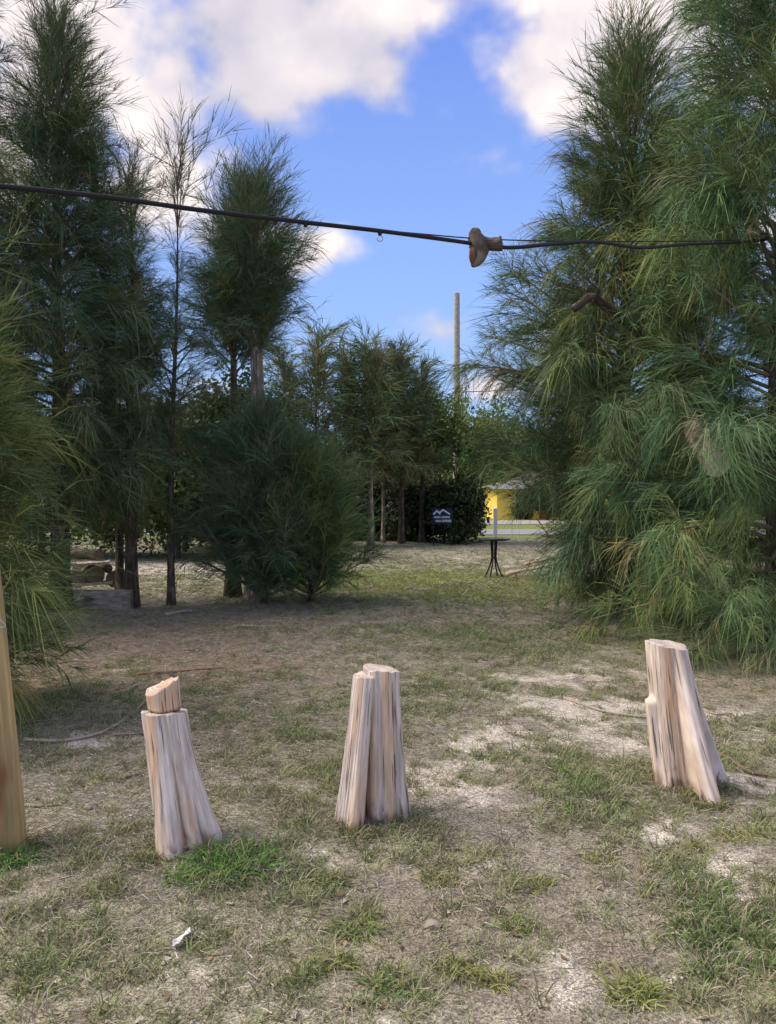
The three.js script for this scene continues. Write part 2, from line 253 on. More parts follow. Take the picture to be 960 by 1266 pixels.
// o: base point, height, radius profile r(t), trunk radius, etc.
function casuarina(o) {
  const rnd = rngOf(o.seed), t = thing(o.name ?? 'casuarina_tree', o.label, 'tree', o.base, o.group), H = o.H, lean = o.lean ?? [0, 0];
  const axis = (h) => V(lean[0] * h * h + 0.05 * Math.sin(h * 7 + o.seed) * h, h * H, lean[1] * h * h + 0.05 * Math.cos(h * 6 + o.seed) * h);
  const tp = [], tr = []; for (let i = 0; i <= 14; i++) { const h = i / 14 * (o.trunkTo ?? 0.97); tp.push(axis(h)); tr.push(Math.max(0.008, o.R * (1 - h * (o.taper ?? 0.96)) * (i === 0 ? 1.35 : 1))); } tp[0].y -= 0.08;
  mesh('trunk', tubePath(tp, tr, 10, true, 0.12, o.seed), o.bark ?? M.bark, t);
  const lists = {}, step = o.step ?? .13, clump = o.clump ?? 2, kinds = o.kinds ?? ((h, r) => (h > 0.78 ? 'tip' : r < 0.3 ? 'weep' : 'soft')), g0 = o.green ?? [0.115, 0.172, 0.08];
  const put = (kind, p, dir, L) => {
    const want = Math.max(.25, L / (o.ps ?? 1)); let li = 0; LENS.forEach((l, i) => { if (Math.abs(l - want) < Math.abs(LENS[li] - want)) li = i; });
    const v = rnd() < .5 ? 0 : 1, g = branchFor(kind, li, v, step, clump), sc = L / LENS[li], m = frameOf(dir, (rnd() - .5) * .5); m.scale(V(sc, sc, sc)); m.setPosition(p);
    const k = kind + li + v, b = .82 + .36 * rnd(), y = rnd(); (lists[k] ??= [g, [], []])[1].push(m); lists[k][2].push([g0[0] * b * (.88 + .24 * y), g0[1] * b, g0[2] * b * (1.1 - .2 * y)]);
  };
  for (let k = 0; k < o.n; k++) {
    const h = o.h0 + (1 - o.h0) * Math.pow((k + rnd()) / o.n, o.bias ?? 1.0) * 0.97, az = k * 2.399 + rnd() * 0.9;
    const L = o.r(h, az) * (o.vary ? 0.4 + 0.85 * rnd() : 0.7 + 0.45 * rnd()); if (L < 0.12) continue;
    const e = lerp(o.e0 ?? 0.25, o.e1 ?? 1.15, h) + (rnd() - .5) * 0.4;
    put(kinds(h, rnd()), axis(h), V(Math.sin(az) * Math.cos(e), Math.sin(e), Math.cos(az) * Math.cos(e)), L);
  }
  for (let i = 0; i < (o.leader ?? 6); i++) { const h = lerp(0.86, 0.97, rnd()), a = rnd() * 6.283; put(o.far ? 'far' : 'tip', axis(h), V(Math.cos(a) * .28, 1, Math.sin(a) * .28).normalize(), (o.lead ?? .6) * (.6 + .6 * rnd())); }
  for (const k in lists) instanced('foliage', lists[k][0], M.needle, lists[k][1], lists[k][2], t);
  return t;
}
const G = (px, py) => { const p = onGround(px, py); p.y = groundY(p.x, p.z); return p; };
const P = (x, d) => V(x, groundY(x, -d), -d);

// right-hand casuarinas
const cone = (r0, p = 0.85) => (h) => r0 * Math.pow(1 - h, p) + 0.16;
casuarina({ label: 'tall bushy casuarina on the right with a pale trunk tip, beside the bistro table', base: P(3.12, 10.2), H: 7.25, R: .14, seed: 21, n: 240, bias: 1.15, h0: .03, r: (h, az) => (h < .11 ? .42 : h < .17 ? 1.0 : h < .24 ? 1.65 : h < .45 ? 1.82 : Math.max(.25, 1.7 - (h - .45) * 2.5)), e0: .1, e1: 1.2, step: .14, clump: 2, green: [.128, .192, .08] });
casuarina({ label: 'weeping casuarina behind the right-hand stump, its skirt of needles touching the ground', base: P(4.15, 8.2), H: 8.6, R: .15, seed: 22, n: 200, h0: .03, r: (h) => cone(1.75, .6)(h), e0: .15, e1: 1.2, step: .13, clump: 2, bend: .35, kinds: (h, r) => (h > .8 ? 'tip' : h < .28 || r < .35 ? 'weep' : 'soft'), green: [.128, .212, .085] });
casuarina({ label: 'sparse thin casuarina whose bare wispy twigs reach over the far lawn', base: P(3.9, 14.2), H: 6.3, R: .09, seed: 23, n: 46, h0: .3, r: cone(1.9, .6), e0: .2, e1: 1.0, step: .3, clump: 1, green: [.11, .13, .075], kinds: () => 'bare' });
casuarina({ label: 'dense casuarina filling the gap at the right edge behind the weeping one', base: P(6.3, 9.6), H: 9.2, R: .15, seed: 24, n: 56, h0: .06, r: cone(1.9, .7), step: .17, clump: 2 });

// left-hand casuarinas
casuarina({ label: 'bright green young casuarina growing right behind the leaning timber post', base: P(-3.15, 5.4), H: 2.75, R: .05, seed: 31, n: 85, h0: .05, r: (h) => 0.78 * Math.pow(1 - h, .5) + .1, e0: .25, e1: 1.1, step: .12, clump: 2, green: [.13, .2, .07], ps: .85 });
casuarina({ label: 'tall dark casuarina at the left edge with drooping masses beside the concrete kerb', base: P(-4.5, 10.6), H: 8.0, R: .15, seed: 32, n: 225, h0: .16, r: (h) => (h < .3 ? 1.2 : cone(1.6, .75)(h)), e0: .0, e1: 1.2, step: .15, clump: 2 });
casuarina({ label: 'tallest casuarina at the far left whose top leaves the picture', base: P(-5.5, 9.4), H: 9.4, R: .17, seed: 33, n: 110, h0: .1, r: cone(1.6, .7), step: .16, clump: 2 });
casuarina({ label: 'casuarina with a straight dark bare trunk next to the log pile', base: G(163, 752), H: 6.0, R: .1, seed: 34, n: 56, h0: .42, r: (h) => .75 * (1 - h) + .22, e0: .3, e1: 1.2, step: .19, clump: 2, limb: 1.4 });
casuarina({ label: 'slim casuarina with a pale thin trunk and an open feathery top', base: G(212, 748), H: 6.35, R: .06, seed: 35, n: 48, h0: .3, r: (h) => (h < .58 ? .75 : .4 * (1 - h) + .16), e0: .2, e1: 1.25, step: .22, clump: 2, lean: [.15, 0] });
casuarina({ label: 'casuarina with a dark trunk and a tufted regrown crown behind the big bush', base: P(-2.45, 12.2), H: 5.9, R: .12, seed: 36, n: 74, h0: .58, r: (h) => (h < .75 ? .7 : .9 * (1 - h) + .25), e0: .3, e1: 1.35, step: .15, clump: 2 });
casuarina({ label: 'casuarina with a thick pale grey trunk and a rounded crown above the big bush', base: P(-2.02, 11.9), H: 6.35, R: .17, taper: .72, seed: 37, n: 96, h0: .58, r: (h) => (h < .64 ? .55 : h < .78 ? .85 : 1.7 * (1 - h) + .25), e0: .15, e1: 1.4, step: .14, clump: 2, bark: M.paleBark, lean: [.02, 0] });
casuarina({ label: 'thin casuarina leaning between the dark trunk and the tall dark tree', base: P(-4.1, 11.8), H: 6.5, R: .07, seed: 38, n: 56, h0: .35, r: (h) => 1.0 * (1 - h) + .15, step: .2, clump: 2, lean: [-.35, 0] });
casuarina({ name: 'casuarina_bush', label: 'big dark casuarina bush, foliage down to the ground, below the pale trunk', base: G(325, 745), H: 2.1, R: .07, seed: 41, n: 170, h0: .02, r: (h) => .95 * Math.pow(1 - h, .4) + .25, vary: 1, e0: .6, e1: 1.4, step: .15, clump: 2, kinds: (h, r) => (r < .5 ? 'tip' : 'soft'), green: [.10, .165, .08] });
casuarina({ name: 'casuarina_bush', label: 'lighter green casuarina bush leaning against the big dark one at the lawn edge', base: G(385, 745), H: 1.5, R: .05, seed: 42, n: 120, h0: .02, r: (h) => .62 * Math.pow(1 - h, .3) + .2, vary: 1, e0: .6, e1: 1.4, step: .13, clump: 2, kinds: (h, r) => (r < .5 ? 'tip' : 'soft'), green: [.13, .22, .075] });

// casuarina row across the far side of the yard
const backRow = [[392, 676, 6.3], [430, 674, 6.1], [459, 674, 6.5], [497, 672, 6.5], [522, 671, 6.0], [355, 676, 5.9], [474, 671, 5.8]];
backRow.forEach(([px, py, H], i) => casuarina({ label: ['casuarina of the far row, half hidden by the big dark bush', 'second casuarina of the far row, between two others', 'casuarina of the far row with the whitest bare trunk', 'casuarina of the far row with a brown trunk and twin-pointed top', 'casuarina of the far row standing next to the broadleaf tree', 'casuarina of the far row behind the big dark bush', 'thin casuarina of the far row just right of the whitest trunk'][i], group: 'casuarinas in the far row',
  base: G(px, py), H, R: i === 6 ? .08 : .12, seed: 51 + i, n: 76, h0: i === 0 || i === 5 ? .2 : .36, r: (h) => 1.7 * Math.pow(1 - h, .95) + .2, e0: .05, e1: 1.3, lead: 1.0, step: .3, clump: 2, kinds: () => 'far', far: true, ps: 1.15, bark: i === 2 || i === 6 ? M.paleBark : M.bark, leader: 8, green: [.14, .185, .078] }));

// ------------------------------------------------------------------ broadleaf trees and shrubs
function leafClump(n, R, l, seed) {
  const rnd = rngOf(seed), pos = [], idx = [];
  for (let k = 0; k < n; k++) {
    const c = V(rnd() - .5, rnd() - .5, rnd() - .5).normalize().multiplyScalar(R * Math.cbrt(rnd())), d = V(rnd() - .5, rnd() - .7, rnd() - .5).normalize(), s = V(rnd() - .5, rnd() - .5, rnd() - .5).cross(d).normalize(), u = d.clone().cross(s), ll = l * (0.7 + .6 * rnd()), w = ll * 0.26, b = pos.length / 3;
    const q = [c, c.clone().addScaledVector(d, ll * .45).addScaledVector(s, w).addScaledVector(u, w * .3), c.clone().addScaledVector(d, ll * .45), c.clone().addScaledVector(d, ll * .45).addScaledVector(s, -w).addScaledVector(u, w * .3), c.clone().addScaledVector(d, ll)];
    for (const p of q) pos.push(p.x, p.y, p.z);
    idx.push(b, b + 1, b + 2, b, b + 2, b + 3, b + 1, b + 4, b + 2, b + 2, b + 4, b + 3);
  }
  return geoFrom(pos, idx);
}
const CL = [leafClump(46, .34, .15, 71), leafClump(40, .34, .13, 72)];
function broadleaf(o) {
  const rnd = rngOf(o.seed), t = thing(o.name, o.label, o.category, o.base, o.group), limbs = [], mats = [[], []], cols = [[], []];
  const crownY = o.crownY, n = o.limbs ?? 7;
  mesh('trunk', tubePath([V(0, -.1, 0), V(.03, crownY * .3, .02), V(-.02, crownY * .7, 0), V(.02, crownY + o.ry * .3, .03)], [o.R * 1.3, o.R, o.R * .8, o.R * .35], 8, true, .15, o.seed), M.bark, t);
  for (let k = 0; k < n; k++) { const a = k * 2.4 + rnd(), b = V(0, crownY * (0.3 + .6 * rnd()), 0), e = V(Math.cos(a) * o.rx * .8, crownY + (rnd() - .3) * o.ry, Math.sin(a) * o.rx * .8); limbs.push(tubePath([b, b.clone().lerp(e, .5).add(V(0, .15, 0)), e], [o.R * .5, o.R * .3, o.R * .1], 5, false)); }
  mesh('branches', mergeGeometries(limbs), M.twig, t);
  const lobes = []; for (let k = 0; k < (o.lobes ?? 9); k++) { const a = rnd() * 6.283, e = (rnd() - .4) * 2; lobes.push([V(Math.cos(a) * o.rx * .62 * Math.cos(e), crownY + Math.sin(e) * o.ry * .65, Math.sin(a) * o.rx * .62 * Math.cos(e)), .34 + .3 * rnd()]); }
  for (let k = 0; k < o.n; k++) {
    const [c, s] = lobes[k % lobes.length], d = V(rnd() - .5, rnd() - .5, rnd() - .5).normalize().multiplyScalar(Math.pow(rnd(), .5));
    const p = c.clone().add(V(d.x * o.rx * s * 1.3, d.y * o.ry * s * 1.3, d.z * o.rx * s * 1.3)); if (p.y < 0.15) continue;
    const m = M4().makeRotationFromEuler(new THREE.Euler(rnd() * 6, rnd() * 6, rnd() * 6)), sc = (o.ls ?? 1) * (0.7 + .6 * rnd()); m.scale(V(sc, sc, sc)); m.setPosition(p);
    const i = k & 1, b = 0.65 + .7 * rnd(), y = rnd(); mats[i].push(m); cols[i].push([o.green[0] * b * (0.8 + .5 * y), o.green[1] * b, o.green[2] * b * (1.2 - .4 * y)]);
  }
  mats.forEach((m, i) => instanced('foliage', CL[i], M.leaf, m, cols[i], t));
  return t;
}
broadleaf({ name: 'broadleaf_tree', label: 'light green broadleaf tree before the utility pole at the end of the far row', category: 'tree', base: P(2.6, 28.5), R: .11, crownY: 3.7, rx: 1.9, ry: 2.1, n: 330, lobes: 14, seed: 81, green: [.17, .25, .06], ls: .9 });
broadleaf({ name: 'shrub', label: 'dark round shrub beside the white post, left of the yellow house', category: 'shrub', base: P(2.6, 27.8), R: .06, crownY: 1.0, rx: 1.0, ry: 1.0, n: 380, seed: 82, green: [.055, .085, .03] });
broadleaf({ name: 'shrub', label: 'dark shrub with the yard sign standing before it', category: 'shrub', base: P(1.3, 29.8), R: .06, crownY: 1.2, rx: 1.5, ry: 1.25, n: 420, seed: 83, green: [.045, .07, .03] });
const backShrubs = [[-.7, 31, 1.5, 2.3, 'dark shrub behind the whitest trunk of the far row'], [-2.6, 31, 1.8, 2.9, 'tall dark shrub behind the half hidden casuarina of the far row'], [-4.8, 30, 2.0, 3.0, 'tall dark shrub behind the big casuarina bush'], [.3, 32, 1.4, 2.6, 'dark shrub behind the brown trunk of the far row']];
backShrubs.forEach(([x, d, rx, h, label], i) => broadleaf({ name: 'shrub', label, category: 'shrub', base: P(x, d), R: .07, crownY: h * .5, rx, ry: h * .52, n: 420, seed: 84 + i, green: [.04, .06, .028], group: 'shrubs under the far row', ls: 1.15 }));
const leftShrubs = [[-9.2, 20.5, 2.2, 3.6, [.075, .115, .035], 'leafy shrub behind the tall dark casuarina at the left edge'], [-7.2, 21.5, 1.7, 3.4, [.12, .17, .045], 'yellow green leafy shrub seen past the log pile'], [-5.6, 20.5, 1.5, 3.7, [.085, .125, .035], 'leafy shrub behind the slim pale casuarina'], [-3.9, 21, 1.6, 4.3, [.06, .095, .03], 'tall leafy shrub behind the thick pale trunk'], [-11.8, 21, 2.2, 4.2, [.06, .095, .03], 'tall leafy shrub behind the far left casuarina'], [-6.3, 24, 1.8, 4.4, [.07, .1, .035], 'tall leafy shrub behind the straight dark trunk']];
leftShrubs.forEach(([x, d, rx, h, green, label], i) => broadleaf({ name: 'shrub', label, category: 'shrub', base: P(x, d), R: .08, crownY: h * .52, rx, ry: h * .5, n: 460, lobes: 12, seed: 91 + i, green, group: 'leafy shrubs behind the left trees', ls: 1.1 }));
const farTrees = [[8.5, 84, 5.5, 9, [.12, .17, .04], 'yellow green tree behind the yellow house roof'], [15, 92, 7, 11, [.075, .11, .03], 'dark green tree behind the yellow house'], [24, 88, 7, 11, [.08, .12, .035], 'wide green tree far right of the yellow house'], [-14, 90, 9, 9, [.07, .1, .035], 'wide green tree far behind the far row'], [-34, 80, 10, 8, [.07, .1, .035], 'wide green tree far behind the leafy shrubs'], [-52, 84, 10, 9, [.06, .09, .03], 'wide dark tree far beyond the log pile'], [2, 95, 7, 8, [.08, .11, .035], 'green tree far behind the utility pole']];
farTrees.forEach(([x, d, rx, h, green, label], i) => broadleaf({ name: 'broadleaf_tree', label, category: 'tree', base: P(x, d), R: .25, crownY: h * .55, rx, ry: h * .45, n: 420, lobes: 14, seed: 101 + i, green, group: 'trees far behind the yard', ls: 3.4 }));

// ------------------------------------------------------------------ stumps
function bell(a, c, w) { let d = Math.abs(((a - c + 540) % 360) - 180); return Math.exp(-(d * d) / (w * w)); }
function rayOut(list, a) { let best = .02; const dx = Math.sin(a), dz = Math.cos(a); for (const [x, z, q] of list) { const b = x * dx + z * dz, k = b * b - x * x - z * z + q * q; if (k > 0) best = Math.max(best, b + Math.sqrt(k)); } return best; }
function stump(o) { const t = thing('tree_stump', o.label, 'stump', o.base, 'stumps standing in a row'); if (o.yaw) t.rotation.y = o.yaw; for (const q of o.bodies ?? [o]) stumpBody(t, q); return t; }
function stumpBody(t, o) {
  const NA = 360, NH = 56, rk = rngOf(o.seed * 77 + 5), cracks = Array.from({ length: o.cracks ?? 24 }, () => [rk() * 360, .003 + .008 * rk() * rk(), rk() * .9 - .2, .25 + .6 * rk(), 1.1 + 1.6 * rk(), (rk() - .5) * 8]), pos = [], uv = [], col = [], idx = [], top = [];
  for (let i = 0; i <= NH; i++) for (let j = 0; j <= NA; j++) {
    const h = i / NH, a = j / NA * 360, ar = a * Math.PI / 180, jj = j % NA;
    const flute = (fbm((jj / NA) * 28 + o.seed, h * 1.6 + 3, 3) - 0.5) * (o.cracks ? .05 : 0.08) + (vnoise((jj / NA) * 60 + o.seed, h * 1.8) - .5) * (o.cracks ? .02 : 0.04);
    const blend = Math.min(jj, NA - jj) < 6 ? Math.min(jj, NA - jj) / 6 : 1;
    let cut = 0, dirt = 0; for (const [ca, dp, c0, cl, cw, dr] of cracks) { if (h < c0 || h > c0 + cl) continue; const m = bell(a, ca + dr * h + 2 * (vnoise(h * 9, ca) - .5), cw) * Math.min(1, (h - c0) * 12, (c0 + cl - h) * 12); cut += dp * m; }
    const cs = o.circles(h), R = [-2, -1, 0, 1, 2].reduce((q, v) => q + rayOut(cs, ar + v * .02) * .2, 0) * (1 + flute * blend) - cut, c = o.axis(h), ty = o.top(a) + (vnoise(Math.min(jj, NA - jj) * .05, o.seed) - .5) * .01, by = o.bottom ? o.bottom(a) : -0.03;
    pos.push(c[0] + Math.sin(ar) * R, lerp(by, ty, h), c[1] + Math.cos(ar) * R); uv.push(j / NA * (o.cracks ? .42 : .8) + (o.cracks ? o.cracks * .04 : .01), h * .94 + .03);
    const st = smooth(.52, .7, fbm(jj * .055 + o.seed, h * 2.4 + 4, 4)), soil = smooth(.10, .0, h - .14 * fbm(jj * .08, o.seed, 2)) * smooth(.3, .6, fbm(jj * .1 + 9, h * 18, 3)); const q = mix3(mix3(o.tint(a, h), [.66, .65, .64], st * .4), [.42, .33, .26], soil * .8), k = (0.9 + .42 * fbm(jj * .16, h * 9 + o.seed, 3)); col.push(q[0] * k, q[1] * k, q[2] * k);
    if (i === NH) top.push([pos.at(-3), pos.at(-2), pos.at(-1)]);
  }
  for (let i = 0; i < NH; i++) for (let j = 0; j < NA; j++) { const a = i * (NA + 1) + j; idx.push(a, a + 1, a + NA + 1, a + 1, a + NA + 2, a + NA + 1); }
  mesh('wood_body', geoFrom(pos, idx, uv, col), M.wood, t);
  const c = [0, 0, 0]; top.forEach((p) => { c[0] += p[0] / top.length; c[1] += p[1] / top.length; c[2] += p[2] / top.length; });
  const cp = [], cu = [], ci = [], rings = [1, .93, .75, .5, .25, 0.01];
  rings.forEach((k, ri) => top.forEach((p, j) => { const x = lerp(c[0], p[0], k), z = lerp(c[2], p[2], k), y = lerp(c[1], p[1], k) + (ri === 0 ? 0 : .003) + (vnoise(x * 40, z * 40 + o.seed) - .5) * (ri ? .006 : 0); cp.push(x, y, z); cu.push(x * 2.6 + .5, z * 2.6 + .5); }));
  for (let ri = 0; ri < rings.length - 1; ri++) for (let j = 0; j < NA; j++) { const a = ri * (NA + 1) + j; ci.push(a, a + 1, a + NA + 1, a + 1, a + NA + 2, a + NA + 1); }
  mesh('sawn_top', geoFrom(cp, ci, cu), M.end, t);
}
const pale = [1.0, .99, .98], orange = [1.04, .84, .64], grey = [.9, .89, .9], brown = [.62, .5, .42];
const mix3 = (a, b, t) => a.map((v, i) => lerp(v, b[i], clamp(t)));
{ // left stump, with a sawn block left on its top
  const b = G(229, 1046); b.z -= .02;
  const s = stump({ label: 'leaning fluted stump with a half-sawn block on top, beside the bright green grass', base: b, seed: 3, axis: (h) => [-.105 * Math.pow(h, .9), -.05 * h],
    top: (a) => .56 + .012 * Math.cos(a * .0175), bottom: (a) => -.03 + .04 * bell(a, 48, 16) + .05 * bell(a, -60, 18),
    circles: (h) => { const f = Math.pow(1 - h, 1.6); return [[0, 0, .066 + .01 * (1 - h)], [-.022 - .012 * f, .052 + .055 * f, .046 + .014 * f], [-.078 - .012 * f, -.012, .033], [.05 + .09 * f, .01, .044 + .006 * f], [.042 + .02 * f, .05 + .012 * f, .032], [.02, -.045 - .05 * f, .065]]; },
    tint: (a, h) => mix3(mix3(pale, orange, .85 * bell(a, -55, 22) + .35 * bell(a, -20, 12)), grey, .6 * bell(a, 80, 35)) });
  // the block above the saw cut: slanted top
  const NA = 40, pos = [], uv = [], col = [], idx = [];
  const H0 = .572, ax = -.112, az = -.055, rr = (a) => .07 + .008 * Math.cos(a * 3) - .01 * bell(a * 57.3, 0, 40);
  for (let i = 0; i <= 8; i++) for (let j = 0; j <= NA; j++) { const a = j / NA * 6.2832, R = rr(a) * (1 + .1 * (vnoise((j % NA) * .6, 4) - .5)), yt = .676 + .030 * Math.sin(a) - .012 * Math.cos(a) + .012 * (vnoise((j % NA) * .9, 8) - .5), h = i / 8; pos.push(ax + Math.sin(a) * R - .012 * h, lerp(H0, yt, h), az + Math.cos(a) * R * .9); uv.push(j / NA * .6 + .3, h * .2); const q = mix3(pale, orange, .35 + .3 * bell(a * 57.3, 300, 40)); col.push(...q); }
  for (let i = 0; i < 8; i++) for (let j = 0; j < NA; j++) { const a = i * (NA + 1) + j; idx.push(a, a + 1, a + NA + 1, a + 1, a + NA + 2, a + NA + 1); }
  const c0 = pos.length / 3; pos.push(ax - .012, .678, az); uv.push(.5, .1); col.push(1, .85, .7); for (let j = 0; j < NA; j++) idx.push(c0, 8 * (NA + 1) + j, 8 * (NA + 1) + j + 1);
  const c1 = pos.length / 3; pos.push(ax, H0, az); uv.push(.5, .1); col.push(1, .85, .7); for (let j = 0; j < NA; j++) idx.push(c1, j + 1, j);
  const bl = mesh('top_block', geoFrom(pos, idx, uv, col), M.wood, s); bl.userData.label = 'slant-cut block above the saw cut';
}
{ // middle stump: two lobes with a deep cleft
  const b = G(457, 1014); b.z -= .02;
  const lobeTint = (a, h) => mix3(mix3(pale, grey, .4 * bell(a, 60, 60)), brown, .35 * smooth(.12, .0, h));
  stump({ label: 'pale stump cleft from top to bottom into two leaning slabs, middle one of the row', base: b, bodies: [
    { seed: 7, cracks: 9, axis: (h) => [-.098 + .072 * Math.pow(h, .9), .045 - .03 * h], top: (a) => .678 + .008 * bell(a, 200, 60), bottom: (a) => -.035 + .03 * bell(a, 30, 40), tint: lobeTint,
      circles: (h) => { const f = Math.pow(1 - h, 1.8); return [[0, 0, .047 + .008 * (1 - h)], [.018 + .012 * f, .022 + .03 * f, .034 + .008 * f], [-.026 - .022 * f, .008, .026], [-.005, -.03 - .03 * f, .035]]; } },
    { seed: 9, cracks: 12, axis: (h) => [.064 - .006 * h, -.03], top: (a) => .705 - .012 * bell(a, 90, 50) + .018 * bell(a, 240, 40), bottom: (a) => -.035 + .045 * bell(a, 20, 30), tint: lobeTint,
      circles: (h) => { const f = Math.pow(1 - h, 1.8); return [[0, 0, .066 + .006 * (1 - h)], [.048 + .05 * f, .012 + .012 * f, .036 + .006 * f], [-.03 - .005 * f, .038 + .012 * f, .03], [.018 + .012 * f, .046 + .018 * f, .03], [-.048, .0, .04], [0, -.03 - .03 * f, .06]]; } }] });
}
{ // right stump: straight shaft, long front root and a buttress
  const b = G(846, 968);
  stump({ label: 'tall tapering stump with a long front root and a side buttress, before the weeping casuarina', base: b, seed: 12, yaw: 0, axis: (h) => [-.085 * Math.pow(h, .85), -.02 * h],
    top: (a) => .735 + .022 * bell(a, -100, 90) - .012 * bell(a, 60, 50), bottom: (a) => -.03 + .035 * bell(a, 45, 22) + .03 * bell(a, -28, 14),
    circles: (h) => { const g = Math.pow(1 - h, 1.25); return [[0, 0, .094 + .012 * (1 - h)], [.035 + .005 * g, .06 + .23 * g, .046], [.06 + .17 * g, -.02, .045 - .012 * g], [-.120 + .01 * g, .02, .042 * smooth(.645, .6, h)], [-.045 - .03 * g, .04 + .01 * g, .058], [-.08 - .02 * g, .0, .04], [0, -.05 - .06 * g, .075]]; },
    tint: (a, h) => mix3(mix3(pale, orange, .55 * bell(a, -22, 26) + .3 * bell(a, -70, 20)), grey, .8 * bell(a, 70, 50)) });
}

// ------------------------------------------------------------------ leaning timber post and the cable
const postBase = G(8, 1046), postTop = at(-74, 214, 3.36); postTop.y = Math.min(postTop.y, 3.1);
{
  const woodPost = dataTex(256, 1024, (u, v) => { const a = fbm(u * 30, v * 6, 4), b = fbm(u * 6 + 3, v * 7 + 2, 3), k = 0.8 + .45 * (a - .5), w = smooth(.48, .72, b); const kn = smooth(.035, .01, Math.hypot((u - .42) * .5, (v * 8) % 1 - .5) * .25 + .01 * a); return [lerp(.84, .74, w) * k * (1 - .5 * kn), lerp(.74, .56, w) * k * (1 - .6 * kn), lerp(.53, .36, w) * k * (1 - .6 * kn)]; });
  M.post = std('yellow_timber', { map: woodPost, bumpMap: barkBump, bumpScale: .004, roughness: .8 });
  const t = thing('timber_post', 'leaning round yellow timber post at the left edge holding the cable', 'post', postBase);
  const top = postTop.clone().sub(postBase), pts = [], rs = []; for (let i = 0; i <= 24; i++) { const k = i / 24; pts.push(top.clone().multiplyScalar(k).add(V(0, i ? 0 : -.1, 0))); rs.push(lerp(.088, .075, k)); }
  const g = tubePath(pts, rs, 28, true, .03, 4); const u = g.attributes.uv; for (let i = 0; i < u.count; i++) u.setXY(i, u.getX(i) * 1.8, u.getY(i) / 2.2); mesh('shaft', g, M.post, t);
  M.wire = std('galvanised_wire', { color: new THREE.Color().setRGB(.5, .55, .55), metalness: .5, roughness: .45 });
  const q = at(-2, 752, 3.36).sub(postBase), w = curvePts([q.clone().add(V(-.06, .02, .05)), q.clone().add(V(.02, -.02, .07)), q.clone().add(V(.055, -.07, .05)), q.clone().add(V(.03, -.075, .06))], 14);
  mesh('tie_wire', tubePath(w, w.map(() => .003), 5), M.wire, t);
}
{
  M.cable = std('black_cable', { color: new THREE.Color().setRGB(.018, .018, .021), roughness: .55 });
  const cp = [[-74, 224, 3.3], [0, 230, 3.45], [130, 243.5, 3.7], [250, 260, 3.95], [378, 275, 4.2], [470, 285.5, 4.4], [560, 297.5, 4.65], [625, 306, 4.85], [680, 302, 5.1], [735, 299, 5.4], [790, 306, 5.8], [850, 302, 6.4], [905, 300, 7.2], [950, 296, 7.9]].map((a) => at(...a));
  const t = thing('cable', 'black overhead cable sagging from the timber post into the right-hand casuarina', 'cable', cp[0]);
  const pts = curvePts(cp, 90).map((p) => p.sub(cp[0])); mesh('strand', tubePath(pts, pts.map(() => .0125), 8), M.cable, t);
  const w2 = curvePts([at(490, 286.5, 4.45), at(600, 295.5, 4.8), at(760, 298.5, 5.6), at(940, 297, 7.9)], 30).map((p) => p.sub(cp[0])); mesh('guide_wire', tubePath(w2, w2.map(() => .004), 5), M.cable, t);
  for (const [px, py, d] of [[378, 276, 4.2], [470, 286.5, 4.4]]) {
    const c = at(px, py, d).sub(cp[0]); const clip = mesh('hook', tubePath([c.clone(), c.clone().add(V(0, -.022, 0))], [.014, .009], 8), M.cable, t);
    const ring = new THREE.TorusGeometry(.016, .0032, 6, 20); ring.translate(c.x, c.y - .038, c.z); mesh('ring', ring, M.wire, clip);
  }
  // forked piece of driftwood on the cable
  const o = at(597, 303, 4.75), px = 4.75 / F, f = (x, y, z = 0) => V((x - 597) * px, (303 - y) * px, z);
  M.drift = std('brown_driftwood', { map: barkTex, bumpMap: barkBump, bumpScale: .02, color: new THREE.Color().setRGB(.8, .76, .74) });
  M.rot = std('red_brown_heartwood', { map: woodTex, color: new THREE.Color().setRGB(.30, .17, .13) });
  const d = thing('forked_wood_chunk', 'three-ended chunk of brown wood threaded on the overhead cable', 'wood', o);
  const a1 = tubePath(curvePts([f(588, 283, -.005), f(588, 292), f(592, 305, .01), f(592, 316, .02), f(584, 331, .03)], 12), [.022, .036, .042, .046, .05, .055, .057, .056, .053, .048, .042, .032, .012], 14, true, .28, 5);
  const a2 = tubePath(curvePts([f(588, 304), f(600, 302), f(612, 302), f(620, 301)], 8), [.048, .05, .047, .043, .039, .038, .040, .044, .045], 14, true, .22, 6);
  mesh('wood_body', mergeGeometries([a1, a2]), M.drift, d);
  mesh('split_face', tubePath(curvePts([f(583, 310, .052), f(583, 318, .062), f(582, 329, .05)], 6), [.008, .017, .02, .021, .019, .014, .004], 8, true, .2, 7), M.rot, d);
}
{ // cut branch ends in the right-hand casuarinas
  const c = at(886, 574, 7.12), t = thing('cut_branch', 'pale sawn branch end poking out of the weeping casuarina', 'branch', c);
  const dir = V(-.16, -.35, .9).normalize(), pts = [dir.clone().multiplyScalar(-1.1).add(V(0, .05, 0)), dir.clone().multiplyScalar(-.4), V(0, 0, 0)];
  mesh('bark', tubePath(pts, [.12, .12, .125], 18, false, .1, 3), M.bark, t);
  const disc = new THREE.CircleGeometry(.122, 26); disc.applyMatrix4(frameOf(dir)); mesh('cut_end', disc, M.end, t);
  const c2 = at(716, 374, 8.3), t2 = thing('broken_branch', 'broken brown branch stub on the left side of the tall casuarina', 'branch', c2);
  const p2 = curvePts([V(.9, -.25, -.6), V(.3, .04, -.2), V(.12, .06, 0), V(0, -.03, .05), V(-.07, -.09, .05)], 12); mesh('bark', tubePath(p2, p2.map((_, i) => .05 - i * .0008), 9, true, .3, 5), M.drift, t2);
}

